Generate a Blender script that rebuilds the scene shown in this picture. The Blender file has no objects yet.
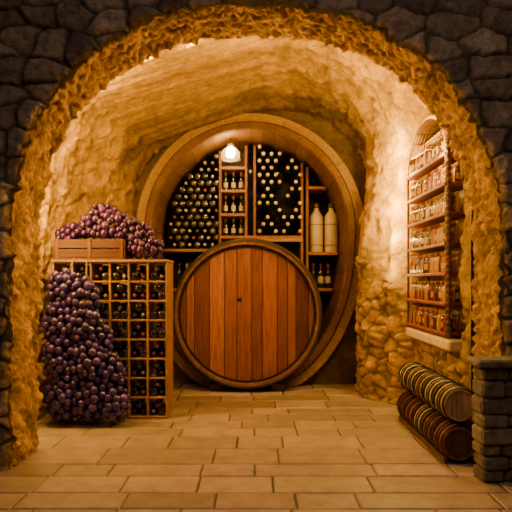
import bpy, math, random
import numpy as np
from mathutils import Matrix, Vector, noise
random.seed(7); rng=np.random.RandomState(5)
scene=bpy.context.scene
H=1.5

# ---------------------------------------------------------------- materials
def new_mat(name):
    m=bpy.data.materials.new(name); m.use_nodes=True
    nt=m.node_tree; b=nt.nodes['Principled BSDF']
    return m,nt,b
def attr_mat(name,rough=0.7,nscale=8,namt=0.5,bump=0.3,bscale=30,stretch=(1,1,1),metal=0,coat=0,bdist=0.02,spec=0.5):
    m,nt,b=new_mat(name); N=nt.nodes; L=nt.links
    a=N.new('ShaderNodeAttribute'); a.attribute_name='Col'
    tc=N.new('ShaderNodeTexCoord'); mp=N.new('ShaderNodeMapping'); mp.inputs['Scale'].default_value=stretch
    L.new(tc.outputs['Object'],mp.inputs['Vector'])
    n=N.new('ShaderNodeTexNoise'); n.inputs['Scale'].default_value=nscale; n.inputs['Detail'].default_value=8; n.inputs['Roughness'].default_value=.7
    L.new(mp.outputs[0],n.inputs['Vector'])
    mr=N.new('ShaderNodeMapRange'); mr.inputs['From Min'].default_value=.3; mr.inputs['From Max'].default_value=.7
    mr.inputs['To Min'].default_value=1-namt; mr.inputs['To Max'].default_value=1+namt
    L.new(n.outputs['Fac'],mr.inputs['Value'])
    mx=N.new('ShaderNodeVectorMath'); mx.operation='SCALE'
    L.new(a.outputs['Color'],mx.inputs[0]); L.new(mr.outputs[0],mx.inputs['Scale'])
    L.new(mx.outputs[0],b.inputs['Base Color'])
    b.inputs['Roughness'].default_value=rough; b.inputs['Metallic'].default_value=metal
    b.inputs['Coat Weight'].default_value=coat; b.inputs['Specular IOR Level'].default_value=spec
    if bump>0:
        n2=N.new('ShaderNodeTexNoise'); n2.inputs['Scale'].default_value=bscale; n2.inputs['Detail'].default_value=8; n2.inputs['Roughness'].default_value=.7
        L.new(mp.outputs[0],n2.inputs['Vector'])
        bp=N.new('ShaderNodeBump'); bp.inputs['Strength'].default_value=bump; bp.inputs['Distance'].default_value=bdist
        L.new(n2.outputs['Fac'],bp.inputs['Height']); L.new(bp.outputs[0],b.inputs['Normal'])
    return m
M_stone=attr_mat('rough_stone',.9,14,.5,1.0,20,bdist=.05,spec=.25)
M_plaster=attr_mat('golden_plaster',.85,8,.45,1.0,18,bdist=.06,spec=.05)
M_rock=attr_mat('golden_rough_rock',.85,9,.5,1.0,18,bdist=.09,spec=.05)
M_floor=attr_mat('stone_paver',.33,5,.3,.4,25,bdist=.012,spec=.4)
M_woodz=attr_mat('wood_vertical_grain',.42,9,.5,.25,30,stretch=(4,4,.35),coat=.1,bdist=.01,spec=.25)
M_woodx=attr_mat('wood_horizontal_grain',.5,9,.4,.25,30,stretch=(.35,4,4),bdist=.01,spec=.25)
M_woody=attr_mat('wood_depth_grain',.55,9,.4,.25,30,stretch=(4,.35,4),bdist=.01,spec=.2)
M_glass=attr_mat('dark_bottle_glass',.12,4,.2,0,spec=.8,coat=.3)
M_cap=attr_mat('bottle_foil_and_labels',.35,8,.15,0)
M_grape=attr_mat('grape_skin',.26,14,.35,0,spec=.6)
M_metal=attr_mat('iron_hoop',.5,12,.3,.15,30,metal=.5,spec=.3)
M_white=attr_mat('limewashed_sill',.8,6,.15,.5,20)
def emis(name,col,s):
    m,nt,b=new_mat(name); b.inputs['Emission Color'].default_value=(*col,1); b.inputs['Emission Strength'].default_value=s
    b.inputs['Base Color'].default_value=(*col,1); return m
M_bulb=emis('bulb_glow',(1,.70,.30),140)
M_shade,nt,b=new_mat('frosted_lamp_glass'); b.inputs['Transmission Weight'].default_value=.9; b.inputs['Roughness'].default_value=.45; b.inputs['Base Color'].default_value=(1,.85,.6,1); b.inputs['IOR'].default_value=1.15

# ---------------------------------------------------------------- mesh builder
class MB:
    def __init__(s): s.v=[];s.f=[];s.c=[];s.m=[];s.s=[]
    def add(s,vs,fs,col,mat=0,smooth=False):
        o=len(s.v); s.v.extend([tuple(p) for p in vs]); 
        s.c.extend([col]*len(vs))
        for f in fs: s.f.append([i+o for i in f]); s.m.append(mat); s.s.append(smooth)
    def box(s,x0,x1,y0,y1,z0,z1,col,mat=0,bv=.004):
        b=min(bv,(x1-x0)*.3,(y1-y0)*.3,(z1-z0)*.3)
        vs=[];idx={}
        for ix,X in enumerate((x0,x1)):
            for iy,Y in enumerate((y0,y1)):
                for iz,Z in enumerate((z0,z1)):
                    sx=b if ix==0 else -b; sy=b if iy==0 else -b; sz=b if iz==0 else -b
                    idx[(ix,iy,iz,'x')]=len(vs); vs.append((X,Y+sy,Z+sz))
                    idx[(ix,iy,iz,'y')]=len(vs); vs.append((X+sx,Y,Z+sz))
                    idx[(ix,iy,iz,'z')]=len(vs); vs.append((X+sx,Y+sy,Z))
        I=lambda a,b_,c,d: idx[(a,b_,c,d)]
        F=[]
        q=[(0,0),(1,0),(1,1),(0,1)]
        for k in (0,1):
            F.append([I(k,a,c,'x') for a,c in q]); F.append([I(a,k,c,'y') for a,c in q]); F.append([I(a,c,k,'z') for a,c in q])
        for a in (0,1):
            for c in (0,1):
                F.append([I(0,a,c,'y'),I(1,a,c,'y'),I(1,a,c,'z'),I(0,a,c,'z')])
                F.append([I(a,0,c,'x'),I(a,1,c,'x'),I(a,1,c,'z'),I(a,0,c,'z')])
                F.append([I(a,c,0,'x'),I(a,c,1,'x'),I(a,c,1,'y'),I(a,c,0,'y')])
                for d in (0,1): F.append([I(a,c,d,'x'),I(a,c,d,'y'),I(a,c,d,'z')])
        s.add(vs,F,col,mat)
    def lathe(s,prof,M,col,mat=0,seg=14,smooth=True,caps=True):
        vs=[]
        for r,h in prof:
            for k in range(seg):
                a=2*math.pi*k/seg; vs.append(M@Vector((r*math.cos(a),r*math.sin(a),h)))
        F=[]
        for i in range(len(prof)-1):
            for k in range(seg):
                F.append([i*seg+k,i*seg+(k+1)%seg,(i+1)*seg+(k+1)%seg,(i+1)*seg+k])
        if caps:
            F.append(list(range(seg))[::-1]); F.append([(len(prof)-1)*seg+k for k in range(seg)])
        s.add(vs,F,col,mat,smooth)
    def build(s,name,mats,parent=None,recalc=True):
        me=bpy.data.meshes.new(name); me.from_pydata(s.v,[],s.f)
        for m in mats: me.materials.append(m)
        me.polygons.foreach_set('material_index',s.m); me.polygons.foreach_set('use_smooth',s.s)
        a=me.attributes.new('Col','FLOAT_COLOR','POINT')
        arr=np.ones((len(s.v),4),dtype=np.float32); arr[:,:3]=np.array(s.c,dtype=np.float32)[:,:3]
        a.data.foreach_set('color',arr.ravel())
        if recalc:
            import bmesh
            bm=bmesh.new(); bm.from_mesh(me); bmesh.ops.recalc_face_normals(bm,faces=bm.faces); bm.to_mesh(me); bm.free()
        me.update()
        o=bpy.data.objects.new(name,me); scene.collection.objects.link(o)
        if parent: o.parent=parent
        return o
def empty(name):
    o=bpy.data.objects.new(name,None); scene.collection.objects.link(o); return o
def jit(c,a=.12):
    k=1+random.uniform(-a,a); return (c[0]*k,c[1]*k*(1+random.uniform(-a,a)*.3),c[2]*k)
def grid_faces(nu,nv,closed=False):
    F=[]
    for i in range(nu-1 if not closed else nu):
        i2=(i+1)%nu
        for j in range(nv-1): F.append([i*nv+j,i2*nv+j,i2*nv+j+1,i*nv+j+1])
    return F
def grid_obj(name,P,C,Mi,mats):
    nu,nv=P.shape[:2]; mb=MB(); mb.v=[tuple(p) for p in P.reshape(-1,3)]; mb.c=[tuple(c) for c in C.reshape(-1,3)]
    mb.f=grid_faces(nu,nv); mb.m=[Mi[j] for i in range(nu-1) for j in range(nv-1)]; mb.s=[True]*len(mb.f)
    return mb.build(name,mats)
def nz(p,s,o=0.): return noise.noise(Vector((p[0]*s+o,p[1]*s+o*1.3,p[2]*s-o)))
def fbm(p,s,o=0.): return nz(p,s,o)+.5*nz(p,2*s,o+3)+.25*nz(p,4*s,o+7)

# ---------------------------------------------------------------- front wall (masonry face + rough soffit)
YF,YB=4.74,5.36
def front_outline(n):
    pts=[]; Rr=1.93; z0=1.7
    L1=z0; La=math.pi*Rr; tot=2*L1+La
    for i in range(n):
        s=tot*i/(n-1)
        if s<L1: p=(-Rr,s); nn=(-1,0)
        elif s<L1+La:
            a=math.pi-(s-L1)/Rr
            ca,sa=math.cos(a),math.sin(a); e=2/2.3
            p=(Rr*math.copysign(abs(ca)**e,ca),z0+(Rr+.03)*abs(sa)**e); nn=(ca,sa)
        else: p=(Rr,z0-(s-L1-La)); nn=(1,0)
        pts.append((p,nn))
    return pts
nS=700; out=front_outline(nS)
tt=np.concatenate([np.linspace(3.0,.95,34)[:-1],np.linspace(.95,0,66)])
ys=np.linspace(YF,YB,44)[1:]
tb=np.linspace(0,1.3,10)[1:]
nV=len(tt)+len(ys)+len(tb)
P=np.zeros((nS,nV,3)); C=np.zeros((nS,nV,3))
seeds=[];z=-.2
while z<5.2:
    h=random.uniform(.15,.25); x=-5.2+random.uniform(0,.3)
    while x<5.2:
        w=random.uniform(.18,.5); seeds.append((x+w/2,z+h/2+random.uniform(-.05,.05),w)); x+=w
    z+=h
S=np.array(seeds); scol=rng.uniform(.6,1.5,len(S)); shgt=rng.uniform(.5,1.4,len(S)); swarm=rng.uniform(0,1,len(S)); stx=rng.uniform(-.12,.12,len(S)); stz=rng.uniform(-.2,.2,len(S))
fx=np.array([[p[0]+n[0]*t for t in tt] for p,n in out]); fz=np.array([[p[1]+n[1]*t for t in tt] for p,n in out])
wx=np.zeros_like(fx);wz=np.zeros_like(fz)
for i in range(nS):
    for j in range(len(tt)):
        wx[i,j]=noise.noise(Vector((fx[i,j]*5,fz[i,j]*5,0)))*.05+noise.noise(Vector((fx[i,j]*14,fz[i,j]*14,0)))*.015; wz[i,j]=noise.noise(Vector((fx[i,j]*5,fz[i,j]*5,9)))*.04+noise.noise(Vector((fx[i,j]*14,fz[i,j]*14,5)))*.015
q=np.stack([(fx+wx).ravel(),(fz+wz).ravel()],1)
F1=np.zeros(len(q));F2=np.zeros(len(q));ID=np.zeros(len(q),int)
for k in range(0,len(q),4000):
    d=np.sqrt(((q[k:k+4000,None,0]-S[None,:,0])*.58)**2+(q[k:k+4000,None,1]-S[None,:,1])**2)
    ii=np.argpartition(d,1,axis=1)[:,:2]; dd=np.take_along_axis(d,ii,1); o=np.argsort(dd,1)
    ii=np.take_along_axis(ii,o,1); dd=np.take_along_axis(dd,o,1)
    F1[k:k+4000]=dd[:,0];F2[k:k+4000]=dd[:,1];ID[k:k+4000]=ii[:,0]
edge=np.clip((F2-F1)/.032,0,1); edge=(edge*edge*(3-2*edge)).reshape(fx.shape); ID=ID.reshape(fx.shape)
GOLD=np.array((.68,.37,.055))
def soffit_d(p):
    v=noise.voronoi(Vector((p[0]*11,p[1]*11,p[2]*11)))[0]
    return -.02+.035*fbm(p,3.2)+.06*(v[1]-v[0])+.028*nz(p,20)
for i,(p,n) in enumerate(out):
    e0=(p[0],YF,p[1]); d0=soffit_d(e0)
    for j,t in enumerate(tt):
        x,zz=fx[i,j],fz[i,j]; id_=ID[i,j]
        hgt=.045*edge[i,j]*shgt[id_]*(1+2*((x-S[id_,0])*stx[id_]*3+(zz-S[id_,1])*stz[id_]*4))+.022*fbm((x,0,zz),9)*edge[i,j]
        k=math.exp(-t/.05)
        hgt=hgt*(1-k*.8)
        P[i,j]=(x-n[0]*d0*k,YF-hgt+.03*k,zz-n[1]*d0*k)
        c=np.array((.30,.205,.14))*(1-.25*swarm[id_])*scol[id_]
        c=c*(.3+.7*edge[i,j])*(1+.4*nz((x,1,zz),7))
        g=max(0,1-t/.05); C[i,j]=c*(1-g)+GOLD*.6*g
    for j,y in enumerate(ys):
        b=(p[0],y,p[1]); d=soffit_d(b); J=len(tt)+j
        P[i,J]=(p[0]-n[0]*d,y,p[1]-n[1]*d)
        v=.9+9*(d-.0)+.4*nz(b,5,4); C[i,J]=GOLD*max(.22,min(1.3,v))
    for j,t in enumerate(tb):
        J=len(tt)+len(ys)+j
        P[i,J]=(p[0]+n[0]*t,YB,p[1]+n[1]*t); C[i,J]=GOLD*.9
P[...,2]=np.where(P[...,2]<-.1,-.1,P[...,2])
P[0,:,2]=-.03;P[-1,:,2]=-.03
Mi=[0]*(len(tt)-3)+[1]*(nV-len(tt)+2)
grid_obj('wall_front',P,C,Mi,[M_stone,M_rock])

# ---------------------------------------------------------------- vault
def lerpT(tab,y):
    for a,b in zip(tab,tab[1:]):
        if y<=b[0]:
            t=max(0,(y-a[0])/(b[0]-a[0])); t=t*t*(3-2*t); return a[1]+(b[1]-a[1])*t
    return tab[-1][1]
WL=[(5.36,2.36),(7.2,2.36),(8.1,2.1),(8.75,1.84)]
WR=[(5.36,1.92),(7.04,1.88),(7.3,1.64),(7.75,1.36),(8.1,1.40),(8.75,1.66)]
WRt=[(5.36,2.15),(6.9,2.1),(7.7,1.78),(8.75,1.8)]
HT=[(5.36,2.24),(7.2,2.2),(8.75,2.06)]
def sm(a,b,x):
    t=max(0,min(1,(x-a)/(b-a))); return t*t*(3-2*t)
z0=1.9; nU=460; nY=150
yy=np.linspace(5.36,8.78,nY)
PV=np.zeros((nU,nY,3)); CV=np.zeros((nU,nY,3)); 
GV=np.array((.60,.355,.045))
for i in range(nU):
    u=i/(nU-1)
    for j,y in enumerate(yy):
        wl=lerpT(WL,y); h=lerpT(HT,y)
        if u<.24: zz=z0*u/.24; x=-wl; n=(-1,0)
        elif u<.70:
            a=math.pi*(1-(u-.24)/.46*.5) if u<.47 else math.pi*.5*(1-(u-.47)/.23)
            ca,sa=math.cos(a),math.sin(a)
            if ca<0: e=2/2.3; w=wl
            else: e=2/2.7; w=None
            zz=z0+h*abs(sa)**e
            if w is None:
                k=sm(1.9,3.7,zz); w=lerpT(WR,y)*(1-k)+lerpT(WRt,y)*k
            x=w*math.copysign(abs(ca)**e,ca); n=(ca,sa)
        else: zz=z0*(1-(u-.70)/.30); x=lerpT(WR,y); n=(1,0)
        if x>.8:
            top=3.32-1.1*max(0,abs(y-6.32)/.87)**3
            m=sm(5.56,5.60,y)*(1-sm(7.07,7.12,y))*sm(.90,.95,zz)*(1-sm(top-.1,top,zz))
            x=x*(1-m)+2.2*m if x<2.2 else x
        else: m=0
        b=(x,y,zz)
        low=(1-sm(1.1,1.6,zz)) if x>0 else .3
        v=noise.voronoi(Vector((x*5,y*5,zz*6)))[0]
        v2=noise.voronoi(Vector((x*9,y*9,zz*9)))[0]
        d=.045*fbm(b,1.8)+.045*fbm(b,5,5)+.022*fbm(b,13,2)+.035*(v2[1]-v2[0])*(1-low)+low*.10*(min(v[1]-v[0],.35))
        d*= sm(5.36,5.45,y)*(1-.6*m)
        PV[i,j]=(x-n[0]*d,y,zz-n[1]*d)
        back_shade=sm(6.9,8.4,y)*sm(2.4,3.8,zz)  # shade towards the back of the crown, put into the plaster colour
        cc=GV*(1+.5*fbm(b,2.2,2))*(.8+2.6*(d))*(1-.55*back_shade)
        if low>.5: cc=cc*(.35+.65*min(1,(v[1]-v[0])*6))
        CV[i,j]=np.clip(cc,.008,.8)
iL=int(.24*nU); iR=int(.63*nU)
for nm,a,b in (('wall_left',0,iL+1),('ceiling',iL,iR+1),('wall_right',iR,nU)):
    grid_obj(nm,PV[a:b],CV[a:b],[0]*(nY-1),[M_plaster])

# ---------------------------------------------------------------- ring opening (giant cask frame) + back wall
CX,CZ=-.08,2.2
def ring_pt(th,o):
    def base(t):
        c,s=math.cos(t),math.sin(t)
        if s>=0: return np.array((1.36*c,1.40*s))
        e=2/2.15; return np.array((1.36*math.copysign(abs(c)**e,c),-2.11*abs(s)**e))
    p=base(th); q=base(th+.01)-base(th-.01); n=np.array((q[1],-q[0])); n/=np.linalg.norm(n)
    p=p+n*o; return CX+p[0],CZ+p[1]
def sweep(mb,prof,nst,col,mat,sub=4,var=.18,g=.02):
    for k in range(nst):
        c=jit(col,var); vs=[]
        for i in range(sub+1):
            th=2*math.pi*(k+(i/sub)*(1-g)+g/2)/nst
            for o,y in prof:
                x,z=ring_pt(th,o); vs.append((x,y,max(z,.004)))
        mb.add(vs,grid_faces(sub+1,len(prof)),c,mat,False)
fr=empty('giant_cask_frame')
mb=MB()
sweep(mb,[(.004,9.75),(0,8.39),(.02,8.36),(.10,8.36),(.12,8.39),(.12,8.7)],48,(.13,.06,.013),0,var=.14)
sweep(mb,[(.12,8.47),(.135,8.445),(.25,8.45),(.27,8.5),(.27,8.78)],10,(.30,.17,.03),0,sub=20,var=.08,g=.006)
mb.build('staved_ring',[M_woody],fr)
nA=240; os_=[.0+.05,.27,.4,.6,.9,1.3]
PB=np.zeros((nA+1,len(os_),3));CB=np.zeros_like(PB)
for i in range(nA+1):
    for j,o in enumerate(os_):
        x,zz=ring_pt(2*math.pi*i/nA,o); b=(x,8.7,max(zz,-.02)); PB[i,j]=(x,8.66+.03*fbm(b,3) if j else 8.7,max(zz,-.02)); CB[i,j]=GV*.3*(1+.3*fbm(b,3))
grid_obj('wall_back',PB,CB,[0]*10,[M_plaster])
mb=MB(); vs=[(*ring_pt(2*math.pi*i/80,.03),) for i in range(80)]
mb.add([(x,9.74,z) for x,z in vs]+[(x,9.78,z) for x,z in vs],[list(range(80)),list(range(80,160))]+[[i,(i+1)%80,80+(i+1)%80,80+i] for i in range(80)],(.05,.025,.012))
mb.build('back_panel',[M_woodz],fr)

# ---------------------------------------------------------------- floor
mb=MB(); y=0.3
mb.add([(-6,0,-.012),(6,0,-.012),(6,9.9,-.012),(-6,9.9,-.012),(-6,0,-.1),(6,0,-.1),(6,9.9,-.1),(-6,9.9,-.1)],
 [[0,1,2,3],[4,5,6,7],[0,1,5,4],[1,2,6,5],[2,3,7,6],[3,0,4,7]],(.07,.05,.035))
while y<9.7:
    h=random.choice((.30,.36,.42,.46)); x=-5.8+random.uniform(0,.5)
    while x<5.8:
        w=random.choice((.42,.55,.62,.72,.95)); g=.005; bb=.010; zt=random.uniform(-.006,0)
        x0,x1,y0,y1=x+g,x+w-g,y+g,y+h-g; vs=[]
        for ins,zz in ((bb,zt),(0,zt-bb),(0,-.05)):
            vs+=[(x0+ins,y0+ins,zz),(x1-ins,y0+ins,zz),(x1-ins,y1-ins,zz),(x0+ins,y1-ins,zz)]
        F=[[0,1,2,3]]+[[r*4+k,r*4+(k+1)%4,(r+1)*4+(k+1)%4,(r+1)*4+k] for r in (0,1) for k in range(4)]
        mb.add(vs,F,jit((.35,.25,.178),.22)); x+=w
    y+=h
mb.build('floor',[M_floor])

# ---------------------------------------------------------------- bottles
def bottle(mb,M,s=1.,glass=(.012,.018,.010),foil=(.25,.03,.03),label=None,mg=0,mc=1,seg=14):
    p=[(.0305,0),(.037,.006),(.038,.02),(.038,.19),(.034,.212),(.020,.235),(.0145,.25),(.014,.262)]
    mb.lathe([(r*s,h*s) for r,h in p],M,glass,mg,seg)
    mb.lathe([(r*s,h*s) for r,h in [(.0152,.25),(.0155,.295),(.017,.297),(.017,.307),(.0145,.31)]],M,foil,mc,seg)
    if label: mb.lathe([(.0385*s,.06*s),(.0385*s,.145*s)],M,label,mc,seg,caps=False)
def MT(x,y,z,rx=0,ry=0,rz=0):
    return Matrix.Translation((x,y,z))@Matrix.Rotation(rz,4,'Z')@Matrix.Rotation(ry,4,'Y')@Matrix.Rotation(rx,4,'X')
NECK_TO_CAM=math.pi/2

# ---------------------------------------------------------------- back shelves
root=empty('wine_cellar_shelving')
W=(.22,.08,.022)
def in_open(x,z,m=.07):
    dx,dz=x-CX,z-CZ
    if dz>=0: return (dx/(1.36-m))**2+(dz/(1.40-m))**2<1
    return (abs(dx)/(1.36-m))**2.15+(abs(dz)/(2.11-m))**2.15<1
def zspan(x,m=.02):
    u=min(1,abs(x-CX)/(1.36-m)); return CZ-2.0*(1-u**2.15)**(1/2.15), CZ+(1.40-m)*math.sqrt(max(0,1-u*u))
def xspan(z,m=.02):
    dz=z-CZ
    w=(1.36-m)*(math.sqrt(max(0,1-(dz/(1.4-m))**2)) if dz>0 else (1-(abs(dz)/2.09)**2.15)**(1/2.15)); return CX-w,CX+w
mb=MB()
for x in (-.545,-.15,-.02,.70,.78):
    a,b=zspan(x,.05)
    mb.box(x-.02,x+.02,9.12,9.6,1.0 if x>-.5 else a+.1,b,jit(W),0)
for z,a,b in ((1.95,-2,-.545),(2.15,-.545,.70),(2.15+.34,-.545,-.15),(2.85,-.545,-.15),(3.2,-.545,-.15),(1.9,.78,2),(1.35,-2,2),(.9,-2,2),(2.9,.78,2)):
    xa,xb=xspan(z,.03); mb.box(max(a,xa),min(b,xb),9.10,9.62,z-.022,z+.022,jit((.30,.125,.03)),1)
mb.box(-.02,.70,9.09,9.12,2.08,2.13,jit((.42,.2,.055)),1)
mb.build('shelf_boards',[M_woodz,M_woodx],root)
mb=MB()
r=0; z=2.04
while z<3.5:
    x=-1.36+(.058 if r%2 else 0)
    while x<-.6:
        if in_open(x,z,.09): 
            if random.random()<.6:
                M=MT(x,9.14,z,-NECK_TO_CAM)
                bottle(mb,M,1.38,foil=(.1,.05,.03),glass=random.choice([(.02,.02,.016),(.03,.02,.014)]))
                mb.lathe([(.026,-.002),(.030,.004)],M,random.choice([(.10,.09,.07),(.22,.16,.10),(.05,.05,.05)]),0,12)  # paler disc paints a highlight on the bottle bottom
            else: bottle(mb,MT(x,9.56,z,NECK_TO_CAM),1.36,foil=random.choice([(.55,.36,.16),(.6,.42,.2),(.25,.04,.04)]))
        x+=.116
    z+=.104; r+=1
r=0; z=2.235
while z<3.55:
    x=.055+(.058 if r%2 else 0)
    while x<.67:
        u=((x-.02)/.32)%1; vv=((z-2.2)/.40)%1
        gap=abs(abs(u-.5)+abs(vv-.5)-.5)<.10
        if in_open(x,z,.08) and not gap: bottle(mb,MT(x,9.5,z,NECK_TO_CAM),1.6,foil=random.choice([(.75,.55,.28),(.8,.62,.36),(.6,.38,.14),(.7,.46,.18)]))
        x+=.122
    z+=.106; r+=1
for zz in (2.172,2.512,2.872):
    for x in (-.47,-.35,-.23):
        bottle(mb,MT(x,9.3,zz),.95 if zz>2.2 else .9,foil=(.5,.3,.1),label=(.6,.5,.35))
for zz in (.93,1.38,1.93,2.93):
    x=-1.3
    while x<1.3:
        if (in_open(x,zz+.3,.08) and in_open(x,zz,.06)) and not(zz>1.9 and x<.8) :
            if zz!=1.93: bottle(mb,MT(x,9.25+random.uniform(0,.05),zz),1.2,foil=random.choice([(.3,.05,.04),(.5,.35,.2),(.05,.05,.05)]),label=random.choice([None,(.5,.42,.3)]))
        x+=.115
mb.build('stored_bottles',[M_glass,M_cap],root)
mb=MB()
for x in (.935,1.165):
    M=MT(x,9.3,1.923)
    mb.lathe([(.09,0),(.105,.012),(.105,.5),(.10,.56),(.06,.62),(.04,.65),(.038,.70)],M,(.75,.60,.36),0,24)
    mb.lathe([(.043,.69),(.046,.70),(.046,.76),(.038,.765)],M,(.10,.05,.03),0,20)
    for h in (.1,.42): mb.lathe([(.1065,h),(.1065,h+.02)],M,(.35,.24,.14),0,24,caps=False)
mb.build('stoneware_jugs',[M_cap],root)

# ---------------------------------------------------------------- pendant lamp
lr=empty('pendant_lamp'); LX,LY,LZ=-.37,8.75,3.36
mb=MB()
mb.lathe([(.006,.13),(.006,.215)],MT(LX,LY,LZ),(.02,.015,.01),0,8)
mb.lathe([(.05,.075),(.062,.08),(.05,.12),(.02,.14)],MT(LX,LY,LZ),(.3,.2,.08),0,20)
for k in range(6):
    a=k*math.pi/3
    for r0,r1,za,zb in ((.055,.135,.08,.02),(.135,.14,.02,-.11)):
        p=Vector((LX+r0*math.cos(a),LY+r0*math.sin(a),LZ+za)); q_=Vector((LX+r1*math.cos(a),LY+r1*math.sin(a),LZ+zb)); d=q_-p
        mb.lathe([(.004,0),(.004,d.length)],Matrix.Translation(p)@d.to_track_quat('Z','Y').to_matrix().to_4x4(),(.3,.2,.08),0,6)
mb.lathe([(.137,-.115),(.146,-.115),(.146,-.105),(.137,-.105)],MT(LX,LY,LZ),(.3,.2,.08),0,28,caps=False)
mb.build('cord_and_cage',[M_metal],lr)
mb=MB(); mb.lathe([(.005,-.085),(.04,-.07),(.058,-.02),(.05,.03),(.02,.078)],MT(LX,LY,LZ),(1,1,1),0,20); mb.build('bulb',[M_bulb],lr)
mb=MB(); mb.lathe([(.12,-.11),(.13,-.10),(.128,.0),(.09,.05),(.05,.078)],MT(LX,LY,LZ),(1,1,1),0,28,caps=False); mb.build('glass_shade',[M_shade],lr)

# ---------------------------------------------------------------- casks
def My0(x,y,z): return Matrix.Translation((x,y,z))@Matrix.Rotation(-math.pi/2,4,'X')
br=empty('wine_barrel'); BX,BZ,BY0,BY1=-.12,1.045,7.98,9.02
def rad(y):
    t=(y-BY0)/(BY1-BY0)*2-1; return 1.035-.055*t*t
mb=MB(); nst=52
for k in range(nst):
    vs=[];sub=4;c=jit((.17,.075,.025),.25)
    ylist=np.linspace(BY0,BY1,13)
    for i in range(sub+1):
        a=2*math.pi*(k+.02+.96*i/sub)/nst
        ring=[(rad(BY0)-.06,BY0+.09),(rad(BY0)-.05,BY0+.004),(rad(BY0)-.006,BY0)]+[(rad(y),y) for y in ylist[1:-1]]+[(rad(BY1)-.006,BY1),(rad(BY1)-.05,BY1),(rad(BY1)-.05,BY1-.07)]
        for r_,y_ in ring: vs.append((BX+r_*math.cos(a),y_,BZ+r_*math.sin(a)))
    mb.add(vs,grid_faces(sub+1,len(ring)),c,0)
mb.build('staves',[M_woody],br)
mb=MB()
Rh=rad(BY0)-.055
cols=[(.18,.056,.014),(.24,.080,.021),(.12,.035,.009),(.28,.10,.028),(.16,.048,.013),(.075,.022,.007)]
for yf,yb in ((BY0+.075,BY0+.11),(BY1-.095,BY1-.055)):
    x=-Rh; last=None
    while x<Rh-.01:
        w=min(random.choice((.11,.14,.17,.2)),Rh-x)
        if Rh-(x+w)<.06: w=Rh-x
        g=.005; n=8; pts=[]
        for i in range(n+1):
            xx=x+g+(w-2*g)*i/n; pts.append((xx,math.sqrt(max(0,Rh*Rh-xx*xx))))
        poly=pts+[(a,-b) for a,b in reversed(pts)]
        m_=len(poly); cc=random.choice([c for c in cols if c!=last]); last=cc
        dy=random.uniform(-.004,.004)
        vs=[(BX+a,yf+dy,BZ+b) for a,b in poly]+[(BX+a,yb,BZ+b) for a,b in poly]
        mb.add(vs,[list(range(m_)),list(range(2*m_-1,m_-1,-1))]+[[i,(i+1)%m_,m_+(i+1)%m_,m_+i] for i in range(m_)],jit(cc,.1),0)
        x+=w
mb.build('heads',[M_woodz],br)
mb=MB()
My=lambda y: My0(BX,y,BZ)
for ya,yb in ((BY0+.03,BY0+.10),(BY0+.25,BY0+.32),(BY1-.32,BY1-.25),(BY1-.10,BY1-.03)):
    mb.lathe([(rad(ya)+.001,0),(rad(ya)+.008,0),(rad(yb)+.008,yb-ya),(rad(yb)+.001,yb-ya)],My(ya),(.06,.045,.03),0,96,smooth=False,caps=False)
mb.lathe([(rad(BY0)+.010,.0),(rad(BY0)-.014,.0),(rad(BY0)-.014,.02),(rad(BY0)+.010,.04)],My(BY0-.006),(.05,.035,.022),0,96,smooth=False,caps=False)
mb.lathe([(Rh+.008,.0),(Rh-.032,.0),(Rh-.032,.012),(Rh+.008,.012)],My(BY0+.054),(.025,.018,.012),0,96,smooth=False,caps=False)  # dark ring painting the shade in the gap between rim and head
mb.build('hoops_and_gap_shade',[M_metal],br)
mb=MB(); mb.lathe([(.03,-.012),(.034,0),(.034,.02)],My0(BX-.10,BY0+.07,BZ+.20),(.02,.01,.006),0,16)
mb.build('bung',[M_woodz],br)
mb=MB()
for ya in (8.2,8.75):
    for sx in (-1,1):
        x=BX+sx*.42; zt=BZ-math.sqrt(1.03**2-.5**2)
        mb.box(x-.09,x+.09,ya-.06,ya+.06,.0,max(.06,zt-.06),(.12,.06,.03),0)
mb.build('cradle_chocks',[M_woodx],br)

# small lying casks, stacked two high along the right wall
cs=empty('small_wine_casks'); mb=MB(); mh=MB()
def small_cask(cx,cy0,cz,R,L,tone,headtone):
    nb=18
    f=lambda t:R*(1-.16*(2*t-1)**2)
    rot=random.uniform(0,.3)
    for k in range(nb):
        c=jit(tone,.28); vs=[]
        ring=[(f(0)-.018,.03),(f(0)-.014,0),(f(0),0)]+[(f(t),L*t) for t in (.15,.3,.5,.7,.85)]+[(f(1),L),(f(1)-.014,L),(f(1)-.018,L-.03)]
        for i in range(4):
            a=rot+2*math.pi*(k+.03+.94*i/3)/nb
            for r_,h in ring: vs.append((cx+r_*math.cos(a),cy0+h,cz+r_*math.sin(a)))
        mb.add(vs,grid_faces(4,len(ring)),c,0)
    Rh=f(0)-.014
    for yh in (cy0+.02,cy0+L-.03):
        x=-Rh
        while x<Rh-.005:
            w=min(.045,Rh-x); pts=[(x+.001+(w-.002)*i/5,) for i in range(6)]
            pts=[(a[0],math.sqrt(max(0,Rh*Rh-a[0]**2))) for a in pts]; poly=pts+[(a,-b) for a,b in reversed(pts)]; m_=len(poly)
            vs=[(cx+a,yh,cz+b) for a,b in poly]+[(cx+a,yh+.01,cz+b) for a,b in poly]
            mb.add(vs,[list(range(m_)),list(range(2*m_-1,m_-1,-1))]+[[i,(i+1)%m_,m_+(i+1)%m_,m_+i] for i in range(m_)],jit(headtone,.2),1); x+=w
    for t0,t1 in ((.02,.10),(.20,.28),(.36,.42),(.58,.64),(.72,.80),(.90,.98)):
        mh.lathe([(f(t0),t0*L),(f(t0)+.006,t0*L),(f(t1)+.006,t1*L),(f(t1),t1*L)],My0(cx,cy0,cz),(.018,.014,.012),0,32,smooth=False,caps=False)
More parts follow.
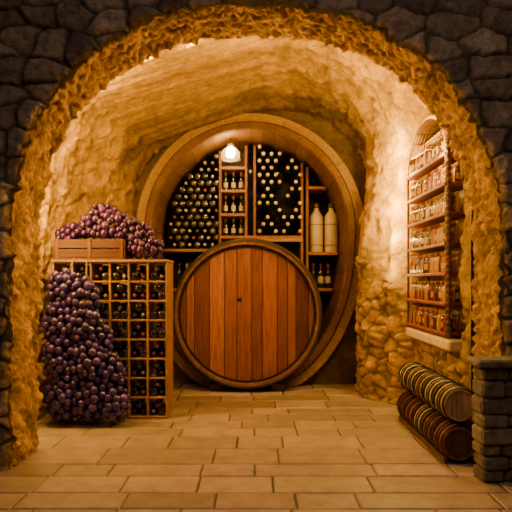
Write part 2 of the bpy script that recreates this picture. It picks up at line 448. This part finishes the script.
tones=[(.45,.27,.12),(.24,.065,.03),(.5,.36,.2),(.18,.06,.03),(.4,.2,.085),(.52,.38,.24)]
for i in range(5):
    y=4.88+i*.315
    small_cask(1.655,y,.166,.160,.30,tones[(i*2+1)%6],(.08,.04,.024))
    small_cask(1.665,y+.01,.478,.154,.30,tones[(i*2)%6],(.40,.26,.14) if i==0 else (.3,.17,.08))
mb.build('cask_staves',[M_woody,M_woodz],cs); mh.build('cask_hoops',[M_metal],cs)
mb=MB(); mb.box(1.53,1.56,4.89,6.44,0,.05,(.10,.05,.025)); mb.box(1.77,1.80,4.89,6.44,0,.05,(.10,.05,.025)); 
for i in range(5): mb.box(1.56,1.77,4.92+i*.315,4.95+i*.315,0,.012,(.16,.08,.04)); 
mb.build('cask_rails',[M_woody],cs)

# ---------------------------------------------------------------- left rack
rk=empty('wine_rack'); x0,x1,y0,y1=-2.20,-.97,6.5,6.95; cols_n,rows_n=6,8; cw=(x1-x0)/cols_n; ch=1.68/rows_n
mb=MB(); LW=(.31,.165,.052)
for i in range(cols_n+1): 
    x=x0+i*cw; mb.box(x-.011,x+.011,y0,y1,0,1.70,jit(LW),0)
for j in range(rows_n+1):
    z=.012+j*(1.68/rows_n); mb.box(x0,x1,y0+.006,y1,z-.010,z+.010,jit(LW),1)
mb.box(x0-.02,x1+.02,y0-.02,y1,1.695,1.72,jit(LW),1)
mb.build('frame',[M_woodz,M_woodx],rk)
mb=MB()
for i in range(cols_n):
    for j in range(rows_n):
        cx=x0+(i+.5)*cw; cz=.012+j*ch+.01
        for dx,dz in ((-.046,.048),(.047,.048),(0,.128)):
            s=1.18; flip=random.random()<.5
            fo=random.choice([(.10,.02,.03),(.3,.2,.1),(.03,.03,.04),(.2,.03,.03)])
            if flip: bottle(mb,MT(cx+dx,6.90,cz+dz,NECK_TO_CAM),s,foil=fo,glass=(.02,.012,.014))
            else: bottle(mb,MT(cx+dx,6.53,cz+dz,-NECK_TO_CAM),s,foil=fo,glass=(.02,.012,.014))
mb.build('racked_bottles',[M_glass,M_cap],rk)

# crate on rack
mb=MB()
cx0,cx1,cy0,cy1,cz=-2.2,-1.42,6.52,6.9,1.722; CR=(.09,.032,.016)
for k in range(2):
    za=cz+.02+k*.105
    mb.box(cx0,cx1,cy0,cy0+.018,za,za+.095,jit(CR),0); mb.box(cx0,cx1,cy1-.018,cy1,za,za+.095,jit(CR),0)
    mb.box(cx0,cx0+.018,cy0+.02,cy1-.02,za,za+.095,jit(CR),0); mb.box(cx1-.018,cx1,cy0+.02,cy1-.02,za,za+.095,jit(CR),0)
mb.box(cx0,cx1,cy0,cy1,cz,cz+.018,(.12,.045,.025),0)
for x in (cx0+.02,(cx0+cx1)/2-.02,cx1-.06): mb.box(x,x+.04,cy0-.012,cy0,cz,cz+.225,jit((.12,.045,.022)),0)
mb.build('wooden_crate',[M_woodx])

# ---------------------------------------------------------------- grapes
import bmesh
bm=bmesh.new(); bmesh.ops.create_icosphere(bm,subdivisions=3,radius=1); bm.verts.ensure_lookup_table()
SV=np.array([v.co[:] for v in bm.verts]); SF=[[v.index for v in f.verts] for f in bm.faces]; bm.free()
def grapes(name,ells,r,n,base,clip,stems):
    pts=[]; mb=MB(); wts=[e[3]*e[5]+e[3]*e[4]+e[4]*e[5] for e in ells]
    for _ in range(n*40):
        if len(pts)>=n: break
        e=random.choices(ells,wts)[0]
        d=Vector((random.gauss(0,1),random.gauss(0,1),random.gauss(0,1))).normalized()
        k=random.choice((1,1,1,.82))
        p=Vector((e[0]+d.x*e[3]*k,e[1]+d.y*e[4]*k,e[2]+d.z*e[5]*k))
        if not clip(p): continue
        if any(((p.x-f[0])/f[3])**2+((p.y-f[1])/f[4])**2+((p.z-f[2])/f[5])**2<.5 for f in ells): continue
        if any((p-q_).length_squared<(r*1.55)**2 for q_ in pts): continue
        pts.append(p)
    for p in pts:
        rr=r*random.uniform(.82,1.12); st=random.uniform(1,1.18)
        V=SV*np.array((rr,rr,rr*st))+np.array(p[:])
        c=jit(base,.35)
        if random.random()<.2: c=(c[0]*1.8,c[1]*1.6,c[2]*1.5)
        mb.add(V.tolist(),SF,c,0,True)
    for (a,b) in stems:
        a=Vector(a);b=Vector(b);d=(b-a);q_=d.to_track_quat('Z','Y').to_matrix().to_4x4()
        mb.lathe([(.012,0),(.008,d.length)],Matrix.Translation(a)@q_,(.16,.10,.04),1,8)
    print(name,len(pts)); return mb.build(name,[M_grape,M_woodz],recalc=False)
A=[(-2.02,6.33,1.40,.15,.10,.20),(-1.82,6.31,1.30,.15,.11,.22),(-2.04,6.31,1.05,.17,.12,.26),(-1.80,6.29,.98,.19,.13,.24),(-1.64,6.31,.86,.12,.10,.18),
   (-2.02,6.28,.68,.19,.14,.26),(-1.74,6.25,.62,.18,.15,.26),(-1.54,6.27,.52,.14,.12,.20),(-1.98,6.24,.30,.20,.15,.24),(-1.70,6.22,.26,.20,.16,.21),(-1.47,6.22,.22,.15,.14,.17)]
grapes('grape_cluster',A,.042,800,(.032,.015,.115),lambda p:p.y<6.43 and p.z>.052 and p.x>-2.20,[((-2.0,6.38,1.55),(-1.95,6.45,1.74)),((-1.8,6.36,1.45),(-1.82,6.45,1.72))])
B=[(-1.80,6.68,1.93,.36,.17,.19),(-1.68,6.68,2.10,.26,.15,.20),(-1.42,6.68,1.98,.27,.15,.19),(-1.24,6.66,1.86,.19,.13,.11),(-2.04,6.7,1.97,.17,.12,.14),(-1.70,6.7,2.24,.15,.1,.11)]
def clipB(p):
    if p.x<-1.38: return p.z>1.99 or (abs(p.y-6.71)<.13 and p.z>1.8)
    return p.z>1.77
grapes('grape_cluster.001',B,.04,460,(.040,.009,.085),clipB,[((-1.70,6.7,2.3),(-1.64,6.72,2.42))])

# ---------------------------------------------------------------- right shelf
rs=empty('bottle_shelf'); sx0,sx1,sy0,sy1=1.775,2.04,5.62,7.06
mb=MB(); RW=(.22,.045,.012)
zs=[1.0,1.285,1.57,1.855,2.14,2.42,2.70]
for z in zs: mb.box(sx0-.01,sx1,sy0,sy1,z-.030,z,jit(RW),0)
for y in (sy0,sy1-.022):
    for xa in (sx0,sx1-.03): mb.box(xa,xa+.025,y+.001,y+.021,.95,2.75,jit((.16,.06,.025)),1)
mb.box(sx1,sx1+.015,sy0,sy1,.95,2.72,(.36,.20,.05),1)
for k in range(8):
    xx=sx0+.002+k*.032; vs=[];n=24
    for i in range(n+1):
        a=math.pi*i/n; yc=(sy0+sy1)/2; ry=(sy1-sy0)/2
        for rr in (0,.028):
            vs.append((xx,yc-(ry-rr)*math.cos(a),2.70+(.50-rr)*math.sin(a))); vs.append((xx+.014,yc-(ry-rr)*math.cos(a),2.70+(.50-rr)*math.sin(a)))
    F=[]
    for i in range(n):
        b_=i*4; F+= [[b_,b_+4,b_+5,b_+1],[b_+2,b_+3,b_+7,b_+6],[b_,b_+2,b_+6,b_+4],[b_+1,b_+5,b_+7,b_+3]]
    mb.add(vs,F,jit((.36,.19,.04)),0)
for k in range(1,12):
    a=math.pi*k/12; yc=(sy0+sy1)/2-(sy1-sy0)/2*.98*math.cos(a); z=2.70+.49*math.sin(a)
    mb.box(sx0,sx1,yc-.01,yc+.01,z-.01,z+.01,jit((.34,.16,.035)),0)
for k in range(1,8):
    y=sy0+k*(sy1-sy0)/8; a=math.acos(max(-1,min(1,-(y-(sy0+sy1)/2)/((sy1-sy0)/2)))); mb.box(sx1-.01,sx1+.004,y-.008,y+.008,2.7,2.70+.48*math.sin(a),jit((.34,.16,.035)),1)
mb.build('shelf_frame',[M_woody,M_woodz],rs)
mb=MB()
for z in zs:
    y=sy0+.08
    while y<sy1-.06:
        for x in (sx0+.045,sx0+.14):
            bottle(mb,MT(x,y,z),.66 if z<2.7 else .85,glass=random.choice([(.05,.02,.008),(.18,.03,.01),(.06,.02,.01),(.4,.16,.02),(.5,.25,.03)]),
               foil=random.choice([(.65,.36,.06),(.35,.05,.015),(.7,.45,.11)]),label=random.choice([(.5,.28,.06),(.4,.2,.035),None,None]),seg=12)
        y+=.064
mb.build('shelf_bottles',[M_glass,M_cap],rs)
mb=MB(); mb.box(1.76,2.3,5.50,7.08,.84,.948,(.6,.44,.2),0,.02); mb.build('niche_sill',[M_white])
mb=MB(); z=.95; pr=[]
while z<3.0:
    pr+=[(.012,z),(.026,z+.018),(.028,z+.03),(.026,z+.042)]; z+=.06
mb.lathe(pr+[(.012,z)],MT(1.79,5.575,0),(.12,.05,.02),0,14); mb.build('turned_post',[M_woodz])

# ---------------------------------------------------------------- stone plinth at right jamb
mb=MB(); z=0; k=0
while z<.76:
    h=random.uniform(.085,.13); x=1.66+random.uniform(0,.02)
    while x<2.9:
        w=random.uniform(.16,.34); mb.box(x,min(x+w-.008,2.95),4.42+random.uniform(0,.03),4.64,z,z+h-.006,jit((.20,.15,.115),.35),0,.018); x+=w
    z+=h
mb.box(1.62,2.97,4.38,4.65,z,z+.06,(.21,.165,.13),0,.02)
mb.build('stone_plinth',[M_stone])

# ---------------------------------------------------------------- lights
def pl(name,loc,e,col=(1,.55,.2),r=.05):
    l=bpy.data.lights.new(name,'POINT'); l.energy=e; l.color=col; l.shadow_soft_size=r
    o=bpy.data.objects.new(name,l); o.location=loc; scene.collection.objects.link(o); return o
def spot(name,loc,tgt,e,col,deg,blend=1):
    l=bpy.data.lights.new(name,'SPOT'); l.energy=e; l.color=col; l.spot_size=math.radians(deg); l.spot_blend=blend; l.shadow_soft_size=.08
    o=bpy.data.objects.new(name,l); o.location=loc; o.rotation_euler=(Vector(tgt)-Vector(loc)).to_track_quat('-Z','Y').to_euler(); scene.collection.objects.link(o)
WARM=(1,.61,.12)
for deg in range(44,170,12):
    a=math.radians(deg); ca,sa=math.cos(a),math.sin(a); e=2/2.3
    lx=1.93*math.copysign(abs(ca)**e,ca); lz=1.7+1.96*sa**e
    k=6.02/5.36; x=lx*k+ca*.02; z=1.5+(lz-1.5)*k+sa*.015
    en=11+30*abs(ca)
    if deg<50: en=36
    pl('cove_lamp',(x,6.02,z),en,WARM,.03)
pl('uplight_left',(-2.08,5.80,2.55),66,WARM)
pl('uplight_left_low',(-2.22,5.85,1.95),36,WARM)
pl('uplight_right',(1.64,5.75,3.34),48,WARM)
# added cross spots, no fixtures, to brighten the inside of the entrance arch
SP=(1,.62,.14)
spot('added_arch_spot',(-1.9,6.0,3.05),(1.95,5.0,1.5),420,SP,62)
spot('added_arch_spot',(1.55,5.95,3.35),(-1.95,5.0,1.5),420,SP,62)
spot('added_arch_spot',(0,7.2,2.9),(0,5.0,3.75),260,SP,95)
pl('lamp_light',(LX,LY-.20,LZ-.02),30,(1,.60,.18),.05)
for z,e in ((3.1,28),(2.75,30),(2.4,26),(2.0,16),(1.6,6)): pl('niche_light',(1.60,7.16,z),e,(1,.65,.16),.03)
pl('shelf_light',(1.70,5.7,2.7),12,(1,.60,.16),.03)
spot('barrel_spot',(-.3,5.6,3.82),(-.15,8.0,1.15),600,(1,.60,.22),32)
l=bpy.data.lights.new('added_front_fill','AREA'); l.energy=42; l.color=(1,.82,.68); l.size=2.0  # added fill for stone relief and foreground paving, not an actual lamp
o=bpy.data.objects.new('added_front_fill',l); o.location=(.3,1.6,4.6); o.rotation_euler=(Vector((0,4.2,.3))-Vector(o.location)).to_track_quat('-Z','Y').to_euler(); scene.collection.objects.link(o)

w=bpy.data.worlds.new('World'); scene.world=w; w.use_nodes=True
w.node_tree.nodes['Background'].inputs[0].default_value=(.5,.42,.4,1); w.node_tree.nodes['Background'].inputs[1].default_value=.015

cam=bpy.data.cameras.new('camera'); cam.sensor_width=36; cam.lens=36*600/512; cam.shift_y=24/512
co=bpy.data.objects.new('camera',cam); co.location=(0,0,H); co.rotation_euler=(math.pi/2,0,0); scene.collection.objects.link(co); scene.camera=co
